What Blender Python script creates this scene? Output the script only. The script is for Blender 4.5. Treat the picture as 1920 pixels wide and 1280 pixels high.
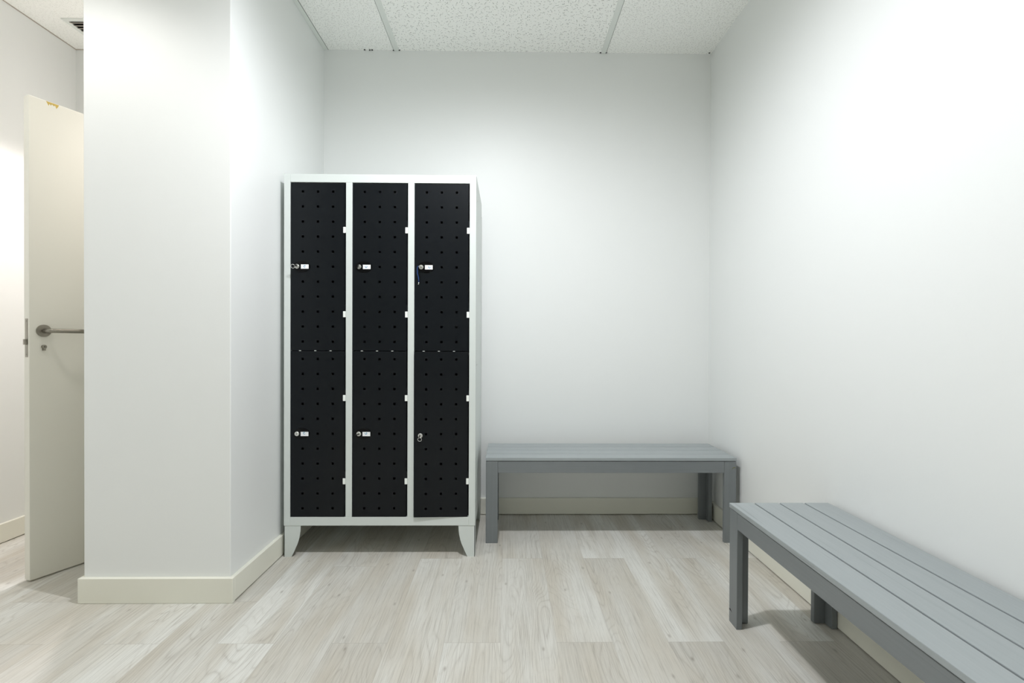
import bpy, bmesh, math, random
from mathutils import Vector, Matrix
random.seed(4)
C = bpy.context.scene
COL = C.collection
for o in list(bpy.data.objects): bpy.data.objects.remove(o)

# ------------------------------------------------------------------ camera
YAW, PITCH, ROLL, SX, SY, CAMH, F = 0.0141, -0.0070, 0.0042, 3.45, 6.03, 1.05, 960.0
r0 = Vector((math.cos(YAW), -math.sin(YAW), 0)); f0 = Vector((math.sin(YAW), math.cos(YAW), 0)); zz = Vector((0, 0, 1))
fw = f0*math.cos(PITCH) + zz*math.sin(PITCH); up = zz*math.cos(PITCH) - f0*math.sin(PITCH)
rr = r0*math.cos(ROLL) + up*math.sin(ROLL); uu = up*math.cos(ROLL) - r0*math.sin(ROLL)
cd = bpy.data.cameras.new('camera'); cam = bpy.data.objects.new('camera', cd); COL.objects.link(cam)
cd.sensor_width = 36; cd.lens = F/1920*36; cd.shift_x = -SX/1920; cd.shift_y = SY/1920
cd.clip_start = .05
M4 = Matrix((rr, uu, -fw)).transposed().to_4x4(); M4.translation = Vector((0, 0, CAMH))
cam.matrix_world = M4
C.camera = cam

# ------------------------------------------------------------------ world + exposure
C.view_settings.view_transform = 'Standard'; C.view_settings.look = 'None'
C.view_settings.exposure = 0.06; C.view_settings.gamma = 1.0
C.view_settings.use_curve_mapping = False
w = bpy.data.worlds.new('world'); C.world = w; w.use_nodes = True
w.node_tree.nodes['Background'].inputs[0].default_value = (.02, .02, .02, 1)
w.node_tree.nodes['Background'].inputs[1].default_value = 0.3
C.cycles.max_bounces = 14; C.cycles.diffuse_bounces = 10; C.cycles.sample_clamp_indirect = 10

# ------------------------------------------------------------------ room measures (metres)
XL, XR, D, H = -1.1055, 1.2349, 3.106, 2.797        # alcove: left wall, right wall, back wall, ceiling
PF, PL = 2.067, -1.6875                              # pillar: front face, left face
XC, DC = -2.604, 3.136                               # corridor: left wall, end wall
YB = -5.0                                            # wall behind the viewer
# lights (x, y, power, colour, cone degrees)
LIGHTS = [(-0.10, 1.53, 140, (.95, .965, 1.0), 178, .84), (-1.86, 1.50, 28, (1.0, .965, .93), 138, .6),
          (-2.03, 2.72, 95, (1.0, .90, .885), 80, .25), (0.15, -1.9, 215, (.95, .965, 1.0), 112, .4)]  # last entry: fill lamp added behind the viewer for bounce light

# ------------------------------------------------------------------ materials
def srgb(r, g, b):
    f = lambda c: (c/255/12.92) if c/255 <= .04045 else ((c/255+.055)/1.055)**2.4
    return (f(r), f(g), f(b), 1)
class NT:
    def __init__(s, name):
        s.m = bpy.data.materials.new(name); s.m.use_nodes = True; s.t = s.m.node_tree; s.b = s.t.nodes['Principled BSDF']
    def n(s, typ, ins=None, **kw):
        n = s.t.nodes.new('ShaderNode'+typ)
        for k, v in kw.items(): setattr(n, k, v)
        for k, v in (ins or {}).items():
            if isinstance(v, bpy.types.NodeSocket): s.t.links.new(v, n.inputs[k])
            else: n.inputs[k].default_value = v
        return n
    def math(s, op, a, b=0.0, c=0.0, clamp=False):
        return s.n('Math', {0: a, 1: b, 2: c}, operation=op, use_clamp=clamp).outputs[0]
    def mix(s, f, a, b, blend='MIX'):
        n = s.n('Mix', {0: f, 6: a, 7: b}, data_type='RGBA', blend_type=blend); return n.outputs[2]
    def link(s, a, b): s.t.links.new(a, s.b.inputs[b])
    def bump(s, h, strength=.2, dist=.001):
        n = s.n('Bump', {'Height': h, 'Strength': strength, 'Distance': dist}); s.link(n.outputs[0], 'Normal')
def paint(name, col, rough=.5, noise=0, scale=300, strength=.15, metal=0, dist=.001, spec=.5):
    t = NT(name); t.b.inputs['Base Color'].default_value = srgb(*col); t.b.inputs['Roughness'].default_value = rough
    t.b.inputs['Metallic'].default_value = metal; t.b.inputs['Specular IOR Level'].default_value = spec
    g = t.n('NewGeometry')
    nz = t.n('TexNoise', {'Vector': g.outputs['Position'], 'Scale': scale, 'Detail': 3})
    if noise:
        c = srgb(*col); d = tuple(x*(1-noise) for x in c[:3])+(1,)
        nn = t.n('TexNoise', {'Vector': g.outputs['Position'], 'Scale': 4, 'Detail': 5})
        t.link(t.mix(t.math('MULTIPLY', nn.outputs[0], 1), c, d), 'Base Color')
    if strength: t.bump(nz.outputs[0], strength, dist)
    return t.m
M = {}
M['wall'] = paint('wall_paint', (230, 232, 231), .46, scale=160, strength=.08, dist=.0012)
M['skirt'] = paint('skirting_paint', (232, 231, 219), .4, noise=.06, scale=60, strength=.03)
M['door'] = paint('door_lacquer', (227, 225, 215), .38, scale=60, strength=.02)
M['trim'] = paint('ceiling_bar', (226, 230, 226), .5, strength=0)
M['frame'] = paint('locker_grey_paint', (208, 214, 211), .35, scale=500, strength=.04)
M['inside'] = paint('locker_inside_shade', (40, 42, 42), .6, strength=0)
M['black'] = paint('locker_black_paint', (7, 12, 17), .36, strength=0, spec=.25)
M['plastic'] = paint('black_plastic', (3, 3, 4), .3, strength=0, spec=.2)
M['chrome'] = paint('chrome', (232, 232, 228), .32, metal=1, strength=0)
M['steel'] = paint('satin_steel', (152, 148, 138), .33, metal=1, strength=0)
M['dark'] = paint('dark_slot', (6, 6, 6), .6, strength=0)
M['sticker'] = paint('sticker_white', (240, 242, 244), .4, strength=0)
M['blue'] = paint('emblem_blue', (58, 132, 170), .5, strength=0)
M['cord'] = paint('cord_blue', (28, 62, 118), .7, strength=0)
M['tab'] = paint('hinge_and_light_spot_white', (238, 242, 238), .4, strength=0)
M['ochre'] = paint('chip_ochre', (196, 170, 90), .7, strength=0)
M['olive'] = paint('chip_olive', (112, 112, 62), .7, strength=0)
M['gap'] = paint('tile_gap_shade', (96, 98, 94), .9, strength=0)
M['vent'] = paint('vent_grey', (176, 168, 158), .6, strength=0)

def wood_paint(axis, c1=(122, 127, 129), c2=(110, 115, 117), nm='bench_frame_paint_along_'):
    t = NT(nm+axis)
    g = t.n('NewGeometry'); s = {'x': (3, 120, 120), 'y': (120, 3, 120), 'z': (120, 120, 3)}[axis]
    mp = t.n('Mapping', {'Vector': g.outputs['Position'], 'Scale': s})
    nz = t.n('TexNoise', {'Vector': mp.outputs[0], 'Scale': 1.0, 'Detail': 4, 'Roughness': .6})
    mp2 = t.n('Mapping', {'Vector': g.outputs['Position'], 'Scale': tuple(v*(.55 if v > 10 else .5) for v in s)})
    n2 = t.n('TexNoise', {'Vector': mp2.outputs[0], 'Scale': 1.0, 'Detail': 2})
    st = t.n('ValToRGB', {0: n2.outputs[0]}); st.color_ramp.elements[0].position = .66; st.color_ramp.elements[1].position = .74
    base = t.mix(nz.outputs[0], srgb(*c1), srgb(*c2))
    t.link(t.mix(t.math('MULTIPLY', st.outputs[0], .35), base, srgb(92, 98, 100)), 'Base Color')
    t.b.inputs['Roughness'].default_value = .36
    t.bump(nz.outputs[0], .25, .0008)
    return t.m
for a in 'xyz': M['bench_'+a] = wood_paint(a)
for a in 'xy': M['slat_'+a] = wood_paint(a, (158, 164, 166), (142, 149, 151), 'bench_slat_paint_along_')  # slats lightened: faded paint plus overhead light put into the colour

def floor_mat():
    t = NT('floor_oak_planks'); g = t.n('NewGeometry'); s = t.n('SeparateXYZ', {0: g.outputs['Position']}); X, Y = s.outputs[0], s.outputs[1]
    W, L = .196, 1.38
    u = t.math('DIVIDE', t.math('ADD', X, .017), W); col = t.math('FLOOR', u); fu = t.math('SUBTRACT', u, col)
    odd = t.math('FLOORED_MODULO', col, 2.0)
    off = t.math('ADD', t.math('MULTIPLY', odd, 1.777), t.math('MULTIPLY', t.math('SUBTRACT', 1.0, odd), 2.468))
    ev = t.math('SUBTRACT', 1.0, odd)
    off = t.math('SUBTRACT', off, t.math('MULTIPLY', ev, t.math('MULTIPLY', t.math('LESS_THAN', X, -.605), .085)))
    off = t.math('SUBTRACT', off, t.math('MULTIPLY', ev, t.math('MULTIPLY', t.math('LESS_THAN', X, -.997), .32)))
    v = t.math('DIVIDE', t.math('SUBTRACT', Y, off), L); row = t.math('FLOOR', v); fv = t.math('SUBTRACT', v, row)
    idv = t.n('CombineXYZ', {0: col, 1: row, 2: 7.3}); wn = t.n('TexWhiteNoise', {'Vector': idv.outputs[0]}, noise_dimensions='3D')
    rnd = wn.outputs['Value']; rc = t.n('SeparateXYZ', {0: wn.outputs['Color']})
    # grain space: shifted per plank
    gx = t.math('ADD', X, t.math('MULTIPLY', rc.outputs[0], 37)); gy = t.math('ADD', Y, t.math('MULTIPLY', rc.outputs[1], 53))
    P = t.n('CombineXYZ', {0: gx, 1: gy, 2: 0.0}).outputs[0]
    def nz(sx, sy, detail=2, rough=.5, dist=0.0):
        mp = t.n('Mapping', {'Vector': P, 'Scale': (sx, sy, 1)})
        return t.n('TexNoise', {'Vector': mp.outputs[0], 'Scale': 1.0, 'Detail': detail, 'Roughness': rough, 'Distortion': dist}).outputs[0]
    fine = nz(760, 7, 3, .7); fib = nz(150, 2.2, 5, .65); broad = nz(8, 1.3, 2, .5); field = nz(5.2, .85, 2.0, .45, .25)
    # cathedral rings: contour lines of a stretched field
    ring = t.math('FRACT', t.math('MULTIPLY', field, 32.0))
    ring = t.math('ABSOLUTE', t.math('SUBTRACT', ring, .5)); ring = t.math('POWER', t.math('MULTIPLY', ring, 2.0), 4.5)
    ringmask = t.math('MULTIPLY', ring, t.n('MapRange', {0: nz(4.5, 1.0, 1), 1: .42, 2: .62, 3: .06, 4: 1.0}).outputs[0])
    light = srgb(219, 219, 214); mid = srgb(190, 187, 179); tan = srgb(191, 185, 173); dark = srgb(126, 121, 112)
    tone = t.n('MapRange', {0: rnd, 1: 0.0, 2: 1.0, 3: .0, 4: .9}).outputs[0]
    c = t.mix(tone, light, mid)
    c = t.mix(t.n('MapRange', {0: broad, 1: .42, 2: .66, 3: 0, 4: .8}).outputs[0], c, tan)
    c = t.mix(t.n('MapRange', {0: fib, 1: .5, 2: .78, 3: 0, 4: .5}).outputs[0], c, dark)
    c = t.mix(t.n('MapRange', {0: fine, 1: .5, 2: .75, 3: 0, 4: .6}).outputs[0], c, dark)
    brk = t.n('MapRange', {0: fine, 1: .35, 2: .65, 3: .15, 4: 1.0}).outputs[0]
    c = t.mix(t.math('MULTIPLY', t.math('MULTIPLY', ringmask, brk), .6), c, srgb(142, 134, 124))
    # knots
    vo = t.n('TexVoronoi', {'Vector': t.n('Mapping', {'Vector': P, 'Scale': (5.1, 2.1, 1)}).outputs[0], 'Scale': 1.0, 'Randomness': 1.0}, voronoi_dimensions='2D')
    kn = t.n('MapRange', {0: vo.outputs['Distance'], 1: .0, 2: .035, 3: .55, 4: 0.0}).outputs[0]
    c = t.mix(kn, c, srgb(120, 110, 100))
    # joints
    su = t.math('MINIMUM', fu, t.math('SUBTRACT', 1.0, fu)); sv = t.math('MINIMUM', fv, t.math('SUBTRACT', 1.0, fv))
    ju = t.math('LESS_THAN', su, .0035); jv = t.math('LESS_THAN', sv, .0009)
    j = t.math('MAXIMUM', ju, jv)
    c = t.mix(t.math('MULTIPLY', j, .22), c, srgb(110, 102, 94))
    t.link(c, 'Base Color')
    t.b.inputs['Roughness'].default_value = .48; t.b.inputs['Specular IOR Level'].default_value = .35
    t.bump(t.math('SUBTRACT', fine, t.math('MULTIPLY', j, 2.0)), .12, .0006)
    return t.m
M['floor'] = floor_mat()

def ceiling_mat():
    t = NT('mineral_ceiling_tile'); g = t.n('NewGeometry'); s = t.n('SeparateXYZ', {0: g.outputs['Position']}); X, Y = s.outputs[0], s.outputs[1]
    mid = t.math('MULTIPLY', t.math('GREATER_THAN', X, -.6695), t.math('LESS_THAN', X, .5793))
    def dashes(scale, a, b, seed):
        p = t.n('VectorMath', {0: g.outputs['Position'], 1: (seed, seed*1.7, 0)}, operation='ADD').outputs[0]
        p = t.n('VectorMath', {0: p, 'Scale': float(scale)}, operation='SCALE').outputs[0]
        vo = t.n('TexVoronoi', {'Vector': p, 'Scale': 1.0, 'Randomness': .95}, voronoi_dimensions='2D')
        l = t.n('VectorMath', {0: p, 1: vo.outputs['Position']}, operation='SUBTRACT').outputs[0]
        sc = t.n('SeparateXYZ', {0: vo.outputs['Color']})
        ang = t.math('MULTIPLY', sc.outputs[0], 6.283)
        sl = t.n('SeparateXYZ', {0: l})
        ca = t.math('COSINE', ang); sa = t.math('SINE', ang)
        uu_ = t.math('ADD', t.math('MULTIPLY', sl.outputs[0], ca), t.math('MULTIPLY', sl.outputs[1], sa))
        vv_ = t.math('SUBTRACT', t.math('MULTIPLY', sl.outputs[1], ca), t.math('MULTIPLY', sl.outputs[0], sa))
        # slight curl
        vv_ = t.math('ADD', vv_, t.math('MULTIPLY', t.math('MULTIPLY', uu_, uu_), .7))
        la = t.math('MULTIPLY', a, t.math('ADD', .3, sc.outputs[1]))
        m = t.math('MULTIPLY', t.math('LESS_THAN', t.math('ABSOLUTE', uu_), la), t.math('LESS_THAN', t.math('ABSOLUTE', vv_), b))
        return m
    A = t.math('MAXIMUM', dashes(31, .25, .036, .0), dashes(46, .17, .055, 3.3))
    B = t.math('MAXIMUM', dashes(52, .26, .06, 1.1), dashes(75, .24, .075, 5.1))
    m = t.math('ADD', t.math('MULTIPLY', A, mid), t.math('MULTIPLY', t.math('MULTIPLY', B, t.math('SUBTRACT', 1.0, mid)), .55))
    m = t.math('MULTIPLY', m, t.math('SUBTRACT', 1.0, t.math('MULTIPLY', t.math('LESS_THAN', X, -1.15), .55)))
    c = t.mix(t.math('MULTIPLY', m, .72), srgb(250, 251, 248), srgb(100, 104, 99)); t.link(c, 'Base Color')
    t.b.inputs['Roughness'].default_value = .9
    t.bump(t.math('MULTIPLY', m, -1.0), .4, .002)
    return t.m
M['ceiling'] = ceiling_mat()

# ------------------------------------------------------------------ helpers
def obj(name, bm, mat, parent=None, smooth=False):
    me = bpy.data.meshes.new(name); bmesh.ops.recalc_face_normals(bm, faces=bm.faces[:]); bm.to_mesh(me); bm.free()
    for m in (mat if isinstance(mat, list) else [mat]): me.materials.append(m)
    if smooth:
        for p in me.polygons: p.use_smooth = True
    o = bpy.data.objects.new(name, me); COL.objects.link(o)
    if parent: o.parent = parent
    return o
def box(bm, x0, x1, y0, y1, z0, z1, mi=0, bev=0, seg=2):
    r = bmesh.ops.create_cube(bm, size=1); vs = r['verts']
    for v in vs: v.co = Vector(((x0+x1)/2+v.co.x*(x1-x0), (y0+y1)/2+v.co.y*(y1-y0), (z0+z1)/2+v.co.z*(z1-z0)))
    fs = {f for v in vs for f in v.link_faces}
    for f in fs: f.material_index = mi
    if bev:
        es = list({e for v in vs for e in v.link_edges})
        bmesh.ops.bevel(bm, geom=es, offset=bev, segments=seg, affect='EDGES', profile=.5)
def bx(*a, **k):
    bm = bmesh.new(); box(bm, *a, **k); return bm
def cyl(bm, p, d, r, l, n=24, r2=None):
    d = Vector(d).normalized(); q = d.to_track_quat('Z', 'Y').to_matrix().to_4x4()
    m = Matrix.Translation(Vector(p)+d*l/2) @ q
    return bmesh.ops.create_cone(bm, cap_ends=True, segments=n, radius1=r, radius2=r if r2 is None else r2, depth=l, matrix=m)
def prism_xz(bm, pts, y0, y1):
    a = [bm.verts.new((x, y0, z)) for x, z in pts]; b = [bm.verts.new((x, y1, z)) for x, z in pts]
    bm.faces.new(a); bm.faces.new(b[::-1])
    for i in range(len(pts)):
        j = (i+1) % len(pts); bm.faces.new((a[i], b[i], b[j], a[j]))
def tube(bm, pts, r, n=10, closed=False, radii=None):
    pts = [Vector(p) for p in pts]; rings = []; N = len(pts)
    ref = None
    for i, p in enumerate(pts):
        if closed: d = pts[(i+1) % N]-pts[i-1]
        else: d = pts[min(i+1, N-1)]-pts[max(i-1, 0)]
        d.normalize()
        if ref is None: ref = d.orthogonal()
        ref = (ref - d*ref.dot(d)).normalized(); b = d.cross(ref)
        ri = radii[i] if radii else r
        rings.append([bm.verts.new(p + (ref*math.cos(k*2*math.pi/n)+b*math.sin(k*2*math.pi/n))*ri) for k in range(n)])
    for i in range(N if closed else N-1):
        a, c = rings[i], rings[(i+1) % N]
        for k in range(n): bm.faces.new((a[k], a[(k+1) % n], c[(k+1) % n], c[k]))
    if not closed: bm.faces.new(rings[0][::-1]); bm.faces.new(rings[-1])
def struct(name, bm, m, label=None):
    o = obj(name, bm, m); o['kind'] = 'structure'
    if label: o['label'] = label
    return o
def thing(name, label, cat, loc=(0, 0, 0), group=None):
    o = bpy.data.objects.new(name, None); COL.objects.link(o); o.location = loc; o.empty_display_size = .1
    o['label'] = label; o['category'] = cat
    if group: o['group'] = group
    return o
def tag(o, label, cat, group=None):
    o['label'] = label; o['category'] = cat
    if group: o['group'] = group
    return o

# ------------------------------------------------------------------ the room
struct('floor', bx(XC-.1, XR+.1, YB-.1, DC+.1, -.06, 0), M['floor'], 'pale grey oak plank floor')
struct('ceiling', bx(XC-.1, XR+.1, YB-.1, DC+.1, H, H+.06), M['ceiling'], 'white pitted mineral tile ceiling')
struct('wall_right', bx(XR, XR+.1, YB, D+.1, 0, H), M['wall'], 'white wall behind the long grey bench')
struct('wall_back', bx(XL, XR, D, D+.1, 0, H), M['wall'], 'white back wall behind the lockers')
struct('wall_left', bx(XC-.1, XC, YB, DC+.1, 0, H), M['wall'], 'white corridor wall beyond the open door')
struct('wall_corridor_end', bx(XC, PL, DC, DC+.1, 0, H), M['wall'], 'white end wall of the corridor')
struct('wall_front', bx(XC-.1, XR+.1, YB-.1, YB, 0, H), M['wall'])
struct('wall_pillar', bx(PL, XL, PF, DC+.1, 0, H, bev=.003), M['wall'], 'broad white pillar between the corridor and the lockers')
T, BH = .018, .1
def skirt(name, *a):
    bm = bmesh.new(); box(bm, *a, .004, BH, bev=.0015, seg=1); return struct(name, bm, M['skirt'])
skirt('baseboard_back', XL+T, XR-T, D-T, D)
skirt('baseboard_right', XR-T, XR, YB, D)
skirt('baseboard_left', XC, XC+T, YB, DC)
skirt('baseboard_corridor_end', XC+T, PL-T, DC-T, DC)
skirt('baseboard_alcove', XL, XL+T, PF, D)
def pil():
    bm = bmesh.new(); box(bm, PL-.012, XL+T, PF-T, PF, 0, BH, bev=.0015, seg=1); return bm
struct('baseboard_pillar', pil(), M['skirt'])
skirt('baseboard_pillar_side', PL-.012, PL, PF, DC-T)
# ceiling bars
for i, x in enumerate((-.6695, .5793)):
    struct('trim_%d' % (i+1), bx(x-.0155, x+.0155, YB, D, H-.003, H+.001, bev=.001, seg=1), M['trim'])
struct('trim_3', bx(XL, XL+.025, PF, D, H-.003, H+.001, bev=.001, seg=1), M['trim'])
for i, y in enumerate((2.02, .77)):
    struct('trim_%d' % (i+4), bx(XL, XR, y-.015, y+.015, H-.0025, H+.001), M['trim'])
bm = bmesh.new()
for (x, y) in ((-.687, 3.102), (-.652, 3.1), (.561, 3.101), (.595, 3.1), (-.86, 3.1), (-.83, 3.102), (-.815, 3.101), (1.218, 3.09)):
    box(bm, x-.004, x+.004, y-.004, y+.003, H-.0035, H-.0005)
struct('trim_6', bm, M['dark'], 'dark chips along the ceiling edge')
for i, (x, y0) in enumerate(((-.6695-.0167, YB), (.5793+.0167, YB), (XL+.0262, PF))):
    struct('trim_%d' % (9+i), bx(x-.0010, x+.0010, y0, D, H-.0012, H+.001), M['gap'])  # thin dark strips drawn as the shade in the gaps beside the bars
# corridor ceiling edge: thin shadow gap
struct('trim_7', bx(XC, XC+.004, YB, DC, H-.004, H), M['vent'])
struct('trim_8', bx(XC, PL, DC-.004, DC, H-.004, H), M['vent'])

# ------------------------------------------------------------------ ceiling downlights, the last an added fill
def downlight(x, y, pw, colr, cone, blend, label):
    t = thing('downlight_or_fill', label, 'ceiling light', (x, y, H))
    bm = bmesh.new(); n = 40
    prof = [(.072, -.001), (.074, -.006), (.096, -.006), (.098, 0.0)]
    rg = [[bm.verts.new((r*math.cos(k*2*math.pi/n), r*math.sin(k*2*math.pi/n), z)) for k in range(n)] for r, z in prof]
    for a, b in zip(rg, rg[1:]):
        for k in range(n): bm.faces.new((a[k], a[(k+1) % n], b[(k+1) % n], b[k]))
    obj('trim_ring', bm, M['trim'], t, True)
    e = NT('lamp_glass'); e.b.inputs['Base Color'].default_value = (.8, .8, .8, 1)
    e.b.inputs['Emission Color'].default_value = colr+(1,); e.b.inputs['Emission Strength'].default_value = 6
    bm = bmesh.new(); bmesh.ops.create_circle(bm, cap_ends=True, segments=n, radius=.072, matrix=Matrix.Translation((0, 0, -.0015)))
    obj('lens', bm, e.m, t)
    l = bpy.data.lights.new('downlight_or_fill_lamp', 'SPOT'); l.energy = pw; l.color = colr; l.spot_size = math.radians(cone); l.spot_blend = blend; l.shadow_soft_size = .055
    lo = bpy.data.objects.new('downlight_or_fill_lamp', l); COL.objects.link(lo); lo.parent = t; lo.location = (0, 0, -.06)
for a, lb in zip(LIGHTS, ('round recessed ceiling downlight above the plank floor in front of the lockers', 'round recessed warm ceiling downlight beside the pillar in front of the open door', 'round recessed warm ceiling downlight beyond the open door', 'added fill light above the floor behind the viewer')):
    downlight(*a, lb)

# ------------------------------------------------------------------ locker cabinet
LX0, LX1, LY0, LY1, LZ0, LZ1 = -1.0760, -.1500, 2.4890, 3.0200, .1515, 1.8520
OP = [(-1.0457, -.7787), (-.7480, -.4796), (-.4488, -.1815)]
OZ0, OZ1, OZM = .1935, 1.8125, 1.0000
lk = thing('locker_cabinet', 'white metal locker cabinet with six black perforated doors in three columns', 'locker', ((LX0+LX1)/2, (LY0+LY1)/2, 0))
cx, cy = lk.location.x, lk.location.y
def lo(bm):
    bmesh.ops.translate(bm, verts=bm.verts[:], vec=(-cx, -cy, 0)); return bm
bm = bmesh.new(); s = .002
box(bm, LX0, LX0+s, LY0+.02, LY1, LZ0, LZ1); box(bm, LX1-s, LX1, LY0+.02, LY1, LZ0, LZ1)
box(bm, LX0+s, LX1-s, LY1-s, LY1, LZ0, LZ1); box(bm, LX0+s, LX1-s, LY0+.02, LY1-s, LZ1-s, LZ1); box(bm, LX0+s, LX1-s, LY0+.02, LY1-s, LZ0, LZ0+s)
obj('body', lo(bm), M['frame'], lk)
bm = bmesh.new()
for x in (-.7633, -.4642): box(bm, x-.004, x+.004, LY0+.024, LY1-.004, LZ0+.003, LZ1-.003)
box(bm, LX0+.003, LX1-.003, LY0+.03, LY1-.004, OZM-.02, OZM-.012)
# added dark inner skins: interior shade put into the colour
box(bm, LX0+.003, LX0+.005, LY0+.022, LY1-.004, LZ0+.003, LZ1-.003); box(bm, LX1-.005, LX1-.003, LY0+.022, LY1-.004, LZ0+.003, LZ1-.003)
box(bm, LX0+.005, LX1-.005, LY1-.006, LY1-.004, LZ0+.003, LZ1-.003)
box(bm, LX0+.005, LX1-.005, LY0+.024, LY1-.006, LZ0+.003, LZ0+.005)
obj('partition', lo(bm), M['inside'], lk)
# front frame: stiles and rails
fb = .0012
for a, b in ((LX0, OP[0][0]), (OP[0][1], OP[1][0]), (OP[1][1], OP[2][0]), (OP[2][1], LX1)):
    outer = a == LX0 or b == LX1
    bm = bmesh.new(); z0, z1 = (LZ0, LZ1) if outer else (OZ0, OZ1)
    box(bm, a, b, LY0-.0004 if outer else LY0, LY0+.022, z0, z1, bev=fb)
    obj('stile', lo(bm), M['frame'], lk)
for z0, z1 in ((OZ1, LZ1), (LZ0, OZ0)):
    bm = bmesh.new(); box(bm, OP[0][0], OP[2][1], LY0, LY0+.022, z0, z1, bev=fb); obj('rail', lo(bm), M['frame'], lk)
# rivets on the side panel
for y, z in ((2.580, 1.752), (3.0, 1.769), (2.58, .93), (3.0, .26)):
    bm = bmesh.new(); cyl(bm, (LX1, y, z), (1, 0, 0), .003, .001, 12); obj('rivet', lo(bm), M['steel'], lk)
# feet: bent brackets, front plate with a scooped inner edge plus a side plate
def foot(sx, sy):
    bm = bmesh.new()
    prof = [(.0, 0), (.036, 0), (.047, .022), (.057, .045), (.065, .063), (.071, .082), (.076, .105), (.079, .128), (.080, .1515), (.0, .1515)]
    x0 = LX0+.001 if sx < 0 else LX1-.001; y0 = LY0+.002 if sy < 0 else LY1-.002
    sg = 1 if sx < 0 else -1; sd = 1 if sy < 0 else -1
    prism_xz(bm, [(x0+sg*a, z) for a, z in prof], y0, y0+sd*.0025)
    bs = bmesh.new(); prism_xz(bs, [(a, z) for a, z in prof], 0, .0025)
    for v in bs.verts: v.co = Vector((x0+sg*v.co.y, y0+sd*v.co.x, v.co.z))
    me = bpy.data.meshes.new('t'); bs.to_mesh(me); bs.free(); bm.from_mesh(me); bpy.data.meshes.remove(me)
    return obj('foot', lo(bm), M['frame'], lk)
for a in (-1, 1):
    for b in (-1, 1): foot(a, b)

HS, PITCHH = .0056, .0724
def door_mesh(w, h, rows, skip):
    """front plate with real square holes, in door space: x from hinge side at right (0) to -w, z 0..h, front face y=0"""
    bm = bmesh.new()
    cols = [-w+.0570+i*.0725 for i in range(3)]
    xs = [-w]+[v for c in cols for v in (c-HS, c+HS)]+[0]; zs = [0]+[v for r in rows for v in (r-HS, r+HS)]+[h]
    V = {}
    def vt(i, k, y):
        key = (i, k, y)
        if key not in V: V[key] = bm.verts.new((xs[i], y, zs[k]))
        return V[key]
    t = .0015; hole = set()
    for i in range(len(xs)-1):
        for k in range(len(zs)-1):
            if i % 2 == 1 and k % 2 == 1 and (i//2, k//2) not in skip: hole.add((i, k))
    for i in range(len(xs)-1):
        for k in range(len(zs)-1):
            q = [(i, k), (i+1, k), (i+1, k+1), (i, k+1)]
            if (i, k) in hole:
                for a in range(4):
                    p, r = q[a], q[(a+1) % 4]; bm.faces.new((vt(*p, 0), vt(*p, t), vt(*r, t), vt(*r, 0)))
            else:
                bm.faces.new([vt(*p, 0) for p in q]); bm.faces.new([vt(*p, t) for p in q[::-1]])
    # folded edges
    e = .0003
    box(bm, -w, -w+.0012, e, .017, 0, h); box(bm, -.0012, 0, e, .017, 0, h)
    box(bm, -w+.0012, -.0012, e, .017, 0, .0012); box(bm, -w+.0012, -.0012, e, .017, h-.0012, h)
    return bm
def oval(bm, cx_, cz, a, b, y0, y1, n=40):
    pts = [(cx_+a*math.cos(k*2*math.pi/n), cz+b*math.sin(k*2*math.pi/n)) for k in range(n)]; prism_xz(bm, pts, y0, y1)
keys = []
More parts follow.
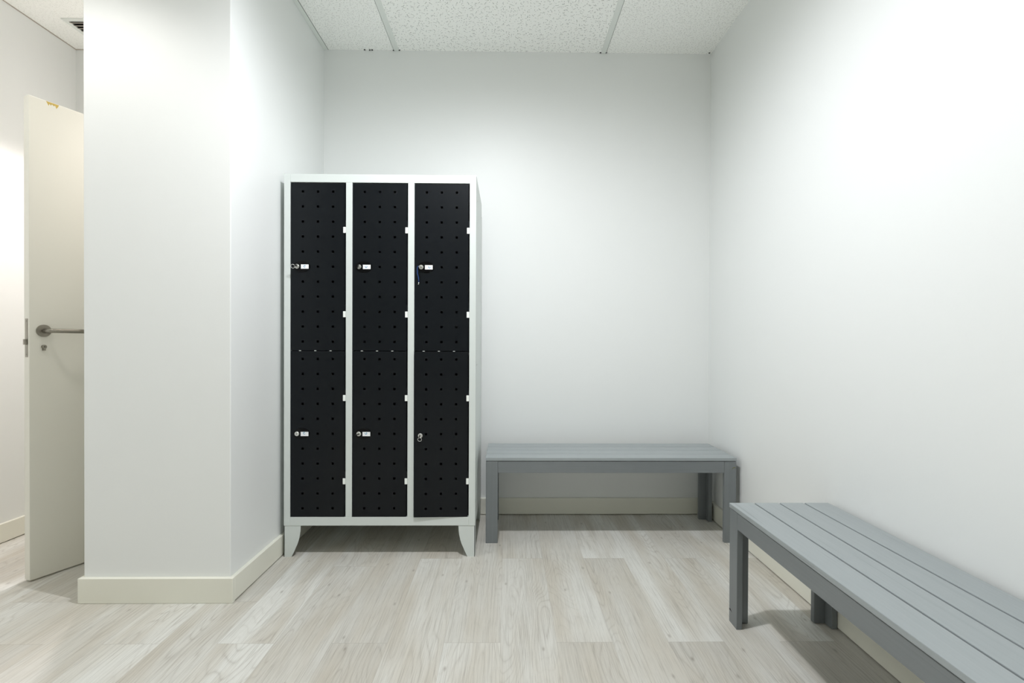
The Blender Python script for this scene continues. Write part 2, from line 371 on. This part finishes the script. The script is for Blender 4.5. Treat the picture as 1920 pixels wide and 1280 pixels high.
for ci, (a, b) in enumerate(OP):
    for ri, (z0, z1) in enumerate(((OZM+.0012, OZ1-.004), (OZ0+.0015, OZM-.0022))):
        w_ = (b-a)-.0085; h_ = z1-z0
        zc = 1.4060 if ri == 0 else (.5980 if ci < 2 else .5975)
        rows = sorted([(zc+(k-5)*PITCHH)-z0 for k in range(11)])
        plate = not (ri == 1 and ci == 2)
        bm = door_mesh(w_, h_, rows, {(0, 5)} if plate else set())
        d = obj('door', bm, M['black'], lk); d.location = (b-.0055-cx, LY0+.0008-cy, z0)
        if ri == 1 and ci == 2: d.rotation_euler.z = math.radians(2.4)
        lc = -w_+.0570-.0262; zl = zc-z0
        if not plate: lc = -w_+.0300; zl -= .006
        if plate:
            bm = bmesh.new(); oval(bm, lc+.0215, zl, .0405, .0262, -.0035, 0)
            top = [e for e in bm.edges if all(abs(v.co.y+.0035) < 1e-6 for v in e.verts)]
            bmesh.ops.bevel(bm, geom=top, offset=.0018, segments=2, affect='EDGES')
            ep = obj('lock_plate', bm, M['plastic'], d)
            bm = bmesh.new(); box(bm, lc+.0185, lc+.0555, -.0046, -.0033, zl-.0110, zl+.0096)
            st = obj('sticker', bm, M['sticker'], ep); st['label'] = 'white rectangular sticker with a small blue swirl emblem'
            bm = bmesh.new(); ox = lc+.0370; dx = [.0, -.003, .003][ci] if ri == 0 else [-.001, -.002, 0][ci]
            rot = [0.5, 2.4, 2.0][ci]+ri*.5; oz = zl + (0 if ri == 0 else .003)
            pts = []; pin = []
            for k in range(25):
                th = rot + k/24*4.9; r1 = .0056; r2 = .0022 + .0020*(k/24)
                pts.append((ox+dx+r1*math.cos(th), oz+r1*math.sin(th))); pin.append((ox+dx+r2*math.cos(th)-.0004, oz+r2*math.sin(th)))
            prism_xz(bm, pts+pin[::-1], -.0049, -.0044)
            obj('emblem', bm, M['blue'], ep)
        bm = bmesh.new(); cyl(bm, (lc, -.0001, zl), (0, -1, 0), .0108, .0075, 32)
        es = [e for e in bm.edges if all(v.co.y < -.0074 for v in e.verts)]
        bmesh.ops.bevel(bm, geom=es, offset=.0022, segments=3, affect='EDGES')
        cyl(bm, (lc, -.0076, zl), (0, -1, 0), .0058, .0012, 24)
        lcyl = obj('lock_cylinder', bm, M['chrome'], d, False)
        bm = bmesh.new(); box(bm, lc-.001, lc+.001, -.0092, -.0086, zl-.0042, zl+.0042); obj('keyhole', bm, M['dark'], lcyl)
        keys.append((ci, ri, d.matrix_basis @ Vector((lc, -.0088, zl)) + Vector((cx, cy, 0))))
        for hz in ((1.5836, 1.1765) if ri == 0 else (.7711, .3673)):
            bm = bmesh.new(); box(bm, -.0075, .0052, -.0022, .001, hz-z0-.0145, hz-z0+.0145, bev=.0012, seg=2)
            hg = obj('hinge', bm, M['tab'], d); hg['label'] = 'white hinge tab'
            bm = bmesh.new(); box(bm, -.0002, .0045, .001, .0045, hz-z0+.0155, hz-z0+.046); obj('hinge_knuckle', bm, M['black'], hg)
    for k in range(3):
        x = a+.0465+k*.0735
        bm = bmesh.new(); box(bm, x-.0048, x+.0048, LY0+.0015, LY0+.004, OZM-.0020, OZM+.0010); obj('flange_light_spot', lo(bm), M['tab'], lk)  # white tabs drawn as spots of light falling through the door flange

# keys left in the locks (each a thing of its own)
def ringpts(c, r, ax1, ax2, n=20):
    return [Vector(c)+Vector(ax1)*r*math.cos(k*2*math.pi/n)+Vector(ax2)*r*math.sin(k*2*math.pi/n) for k in range(n)]
def key(p, ang, label, bowcol='plastic', ring=None):
    t = thing('key', label, 'key', p, 'keys left in the locker locks')
    c, s_ = math.cos(ang), math.sin(ang); w1 = Vector((c, 0, s_)); w2 = Vector((0, -1, 0))
    bm = bmesh.new()
    for sgn in (0,):
        a = w1.cross(w2)*.0009
        vs = []
        for sg in (-1, 1):
            vs.append([bm.verts.new(q+a*sg) for q in (w1*-.0032, w1*.0032, w1*.0032+w2*.008, w1*-.0032+w2*.008)])
        bm.faces.new(vs[0]); bm.faces.new(vs[1][::-1])
        for i in range(4): bm.faces.new((vs[0][i], vs[1][i], vs[1][(i+1) % 4], vs[0][(i+1) % 4]))
    obj('blade', bm, M['chrome'], t)
    bm = bmesh.new(); n = 28; a = w1.cross(w2)*.0016; cen = w2*.0165; V2 = []
    for sg in (-1, 1):
        V2.append([bm.verts.new(cen+w1*.0105*math.cos(k*2*math.pi/n)+w2*.0095*math.sin(k*2*math.pi/n)+a*sg) for k in range(n)])
    bm.faces.new(V2[0]); bm.faces.new(V2[1][::-1])
    for k in range(n): bm.faces.new((V2[0][k], V2[1][k], V2[1][(k+1) % n], V2[0][(k+1) % n]))
    obj('bow', bm, M[bowcol], t)
    if ring:
        bm = bmesh.new(); cc = Vector(ring); tube(bm, ringpts(cc, .0092, (1, 0, 0), (0, -.25, .97)), .0011, 8, True)
        obj('key_ring', bm, M['chrome'], t, True)
    return t
kp = {(c, r): p for c, r, p in keys}
key(kp[0, 0], math.radians(25), 'black key with a steel ring in the top left locker lock', ring=(-.0085, -.0235, -.0035))
key(kp[1, 0], math.radians(70), 'dark key in the lock of the upper middle locker door')
tk = key(kp[2, 0], 0, 'silver key with a hanging blue cord in the top right locker lock', 'chrome')
dz = Vector((.005, -.018, -.003))
cp = [(-.0095, -.003, .003), (-.015, -.0035, .0035), (-.0185, -.002, -.002), (-.0200, 0, -.010), (-.0195, .004, -.020), (-.0205, .007, -.030), (-.0175, .008, -.040), (-.0155, .009, -.050), (-.0145, .010, -.060), (-.0140, .011, -.072)]
bm = bmesh.new(); tube(bm, [Vector(p)+dz for p in cp], .0023, 8, radii=[.0018, .0022, .0026, .0027, .0025, .0028, .0022, .0025, .0022, .0020]); kc = obj('cord', bm, M['cord'], tk, True); kc['label'] = 'blue cord'
bm = bmesh.new(); tube(bm, [Vector(p)+dz for p in ((-.0142, .011, -.0715), (-.0150, .011, -.0775), (-.0162, .011, -.0830))], .0019, 8); obj('metal_tip', bm, M['chrome'], kc, True)
key(kp[1, 1], math.radians(8), 'dark key in the lock of the lower middle locker door')
key(kp[2, 1], math.radians(80), 'dark key with a hanging ring in the bottom right locker lock', ring=(.0015, -.0215, -.0135))

# ------------------------------------------------------------------ benches
LB, WB, HB, TH = 1.308, .372, .445, .0165           # length, depth, height, slat thickness
AP0, AP1 = .366, HB-TH-.0025
def bench(name, loc, rot, label, along, fr, flip=1):
    t = thing(name, label, 'bench', loc); t.rotation_euler.z = rot
    across = 'y' if along == 'x' else 'x'
    L, W = LB/2, WB/2
    gp = .006; sw = (WB-3*gp)/4
    for i in range(4):
        y0 = -W+i*(sw+gp)
        bm = bx(-L-.001, L+.001, y0-(.002 if i == 0 else 0), y0+sw+(.002 if i == 3 else 0), HB-TH, HB, bev=.0018, seg=2)
        obj('slat', bm, M['slat_'+along], t)
    e = .002
    for sx in (-1, 1):
        for sy in (-1, 1):
            bm = bmesh.new()
            # L-shaped corner leg made of two boards
            xa, xb = sorted((sx*L, sx*(L-.062))); ya, yb = sorted((sy*W, sy*(W-.021)))
            box(bm, xa, xb, ya, yb, 0, AP1, bev=.0012, seg=1)
            xa, xb = sorted((sx*L, sx*(L-.021))); ya, yb = sorted((sy*(W-.0212), sy*(W-.062)))
            box(bm, xa, xb, ya, yb, 0, AP1, bev=.0012, seg=1)
            obj('leg', bm, M['bench_z'], t)
    for sy in (-1, 1):
        ya, yb = sorted((sy*(W-.0006), sy*(W-.0205)))
        obj('apron', bx(-L+.0625, L-.0625, ya, yb, AP0, AP1, bev=.0012, seg=1), M['bench_'+along], t)
    for sx in (-1, 1):
        xa, xb = sorted((sx*(L-.0006), sx*(L-.0205)))
        obj('end_apron', bx(xa, xb, -W+.0625, W-.0625, AP0, AP1, bev=.0012, seg=1), M['bench_'+across], t)
    obj('cross_brace', bx(-.03, .03, -W+.021, W-.021, AP1-.03, AP1-.001), M['bench_'+across], t)
    return t
bA = bench('slatted_bench', (.549, 2.654+WB/2, 0), 0, 'grey slatted wooden bench against the back wall beside the lockers', 'x', 0)
bB = bench('slatted_bench', (.843+WB/2, 1.912-LB/2, 0), math.pi/2, 'grey slatted wooden bench along the right wall, nearest the viewer', 'y', 0)
def blob(name, pts, mat, par, plane, at, th=.0004):
    bm = bmesh.new(); a = []; b = []
    for u, v in pts:
        if plane == 'y': a.append(bm.verts.new((u, at, v))); b.append(bm.verts.new((u, at-th, v)))
        else: a.append(bm.verts.new((at, u, v))); b.append(bm.verts.new((at-th, u, v)))
    bm.faces.new(a); bm.faces.new(b[::-1])
    for i in range(len(pts)):
        j = (i+1) % len(pts); bm.faces.new((a[i], b[i], b[j], a[j]))
    return obj(name, bm, mat, par)
ux, uz = 1.189-.549, .391
ch = blob('paint_chip', [(ux-.011, uz-.006), (ux-.008, uz-.001), (ux-.002, uz+.004), (ux+.006, uz+.006), (ux+.009, uz+.003), (ux+.008, uz-.001), (ux+.003, uz+.002), (ux-.004, uz-.001)], M['olive'], bA, 'y', -WB/2)
ch['label'] = 'small olive chip in the grey paint'
# nick on the right bench's front leg (bench space: x along world y, y along -world x)
nx, nz_ = 1.897-(1.912-LB/2), .048
bm = bmesh.new(); yy = WB/2+.0002
a = [bm.verts.new((nx+u, yy, nz_+v)) for u, v in ((.012, -.004), (.013, .002), (.004, .004), (-.005, -.001), (-.009, -.006), (.0, -.003))]
bm.faces.new(a); nk = obj('nick', bm, M['dark'], bB); nk['label'] = 'black nick near the foot of the leg'

# ------------------------------------------------------------------ corridor door
DA = Vector((-2.0530, 2.2310, 0)); dd = Vector((.4028, .9153, 0)); dn = Vector((.9153, -.4028, 0)); DT, DW, DH = .040, .80, 2.098
dr = bpy.data.objects.new('door_1', None); COL.objects.link(dr); dr['kind'] = 'structure'; dr['label'] = 'cream door standing open in the corridor'
R = Matrix((dd, -dn, Vector((0, 0, 1)))).transposed()      # local x along the leaf, local y into the leaf
m4 = R.to_4x4(); m4.translation = DA; dr.matrix_world = m4
leaf = obj('door_leaf', bx(0, DW-.05, 0, DT, .007, DH, bev=.0015, seg=2), M['door'], dr)
ro = bmesh.new(); cyl(ro, (.0495, 0, 1.0866), (0, -1, 0), .0265, .0085, 40)
es = [e for e in ro.edges if all(v.co.y < -.008 for v in e.verts)]; bmesh.ops.bevel(ro, geom=es, offset=.0015, segments=2, affect='EDGES')
hd = obj('door_handle', ro, M['steel'], dr); hd['label'] = 'satin steel lever handle'
bm = bmesh.new()
pts = [(.0495, -.008, 1.0866), (.0495, -.030, 1.0866), (.0500, -.040, 1.0866), (.0530, -.048, 1.0866), (.0585, -.0535, 1.0866), (.066, -.0555, 1.0866), (.10, -.056, 1.0864), (.14, -.056, 1.0860), (.185, -.056, 1.0855)]
tube(bm, pts, .0092, 16); obj('lever', bm, M['steel'], hd, True)
bm = bmesh.new(); cyl(bm, (.0495, 0, 1.0165), (0, -1, 0), .0085, .010, 24)
box(bm, .0445, .0545, -.008, 0, 1.0, 1.0165)
kl = obj('lock_cylinder', bm, M['steel'], dr)
bm = bmesh.new(); cyl(bm, (.0495, -.0098, 1.0165), (0, -1, 0), .0022, .0006, 12); obj('keyhole', bm, M['dark'], kl)
fp = obj('latch_plate', bx(-.0012, 0, .010, .030, .9720, 1.139, bev=.0005, seg=1), M['steel'], dr)
obj('latch_bolt', bx(-.010, -.001, .013, .027, 1.026, 1.050, bev=.001, seg=1), M['steel'], fp)
bm = bmesh.new()
for z in (1.128, .983): cyl(bm, (-.001, .02, z), (-1, 0, 0), .003, .001, 12)
obj('screw', bm, M['steel'], fp)
bm = bmesh.new(); zt = DH-.0012
for (a, pr) in (([(.060, 0), (.108, 0), (.104, -.010), (.098, -.020), (.094, -.008), (.088, -.012), (.082, -.006), (.078, -.014), (.073, -.007), (.070, -.018), (.066, -.010)], 0),):
    va = [bm.verts.new((u, .0002, zt+v)) for u, v in a]; vb = [bm.verts.new((u, -.0003, zt+v)) for u, v in a]
    bm.faces.new(va); bm.faces.new(vb[::-1])
    for i in range(len(a)):
        j = (i+1) % len(a); bm.faces.new((va[i], vb[i], vb[j], va[j]))
c2 = obj('paint_chip', bm, M['ochre'], leaf); c2['label'] = 'yellowish chip at the top edge of the leaf'
for z in (.25, 1.0, 1.85):
    bm = bmesh.new(); cyl(bm, (DW-.045, -.006, z-.05), (0, 0, 1), .007, .1, 14); obj('hinge', bm, M['steel'], dr)

# ------------------------------------------------------------------ corridor ceiling vent
vt_ = thing('ceiling_vent', 'white framed ceiling vent with a grey grille above the open door', 'vent', (-2.2900, 2.9720, H))
bm = bmesh.new(); a, f_ = .142, .024
for x0, x1, y0, y1 in ((-a, a, -a, -a+f_), (-a, a, a-f_, a), (-a, -a+f_, -a+f_, a-f_), (a-f_, a, -a+f_, a-f_)): box(bm, x0, x1, y0, y1, -.006, 0)
obj('vent_frame', bm, M['trim'], vt_)
obj('vent_backing', bx(-a+f_, a-f_, -a+f_, a-f_, -.0012, -.0002), M['dark'], vt_)
for k in range(9):
    y = -a+f_+.013+k*.026
    bm = bmesh.new(); box(bm, -a+f_, a-f_, y-.009, y+.009, -.0008, .0008)
    bmesh.ops.rotate(bm, verts=bm.verts[:], cent=(0, y, 0), matrix=Matrix.Rotation(math.radians(22), 3, 'X')); bmesh.ops.translate(bm, verts=bm.verts[:], vec=(0, 0, -.0055))
    obj('louvre', bm, M['vent'], vt_)
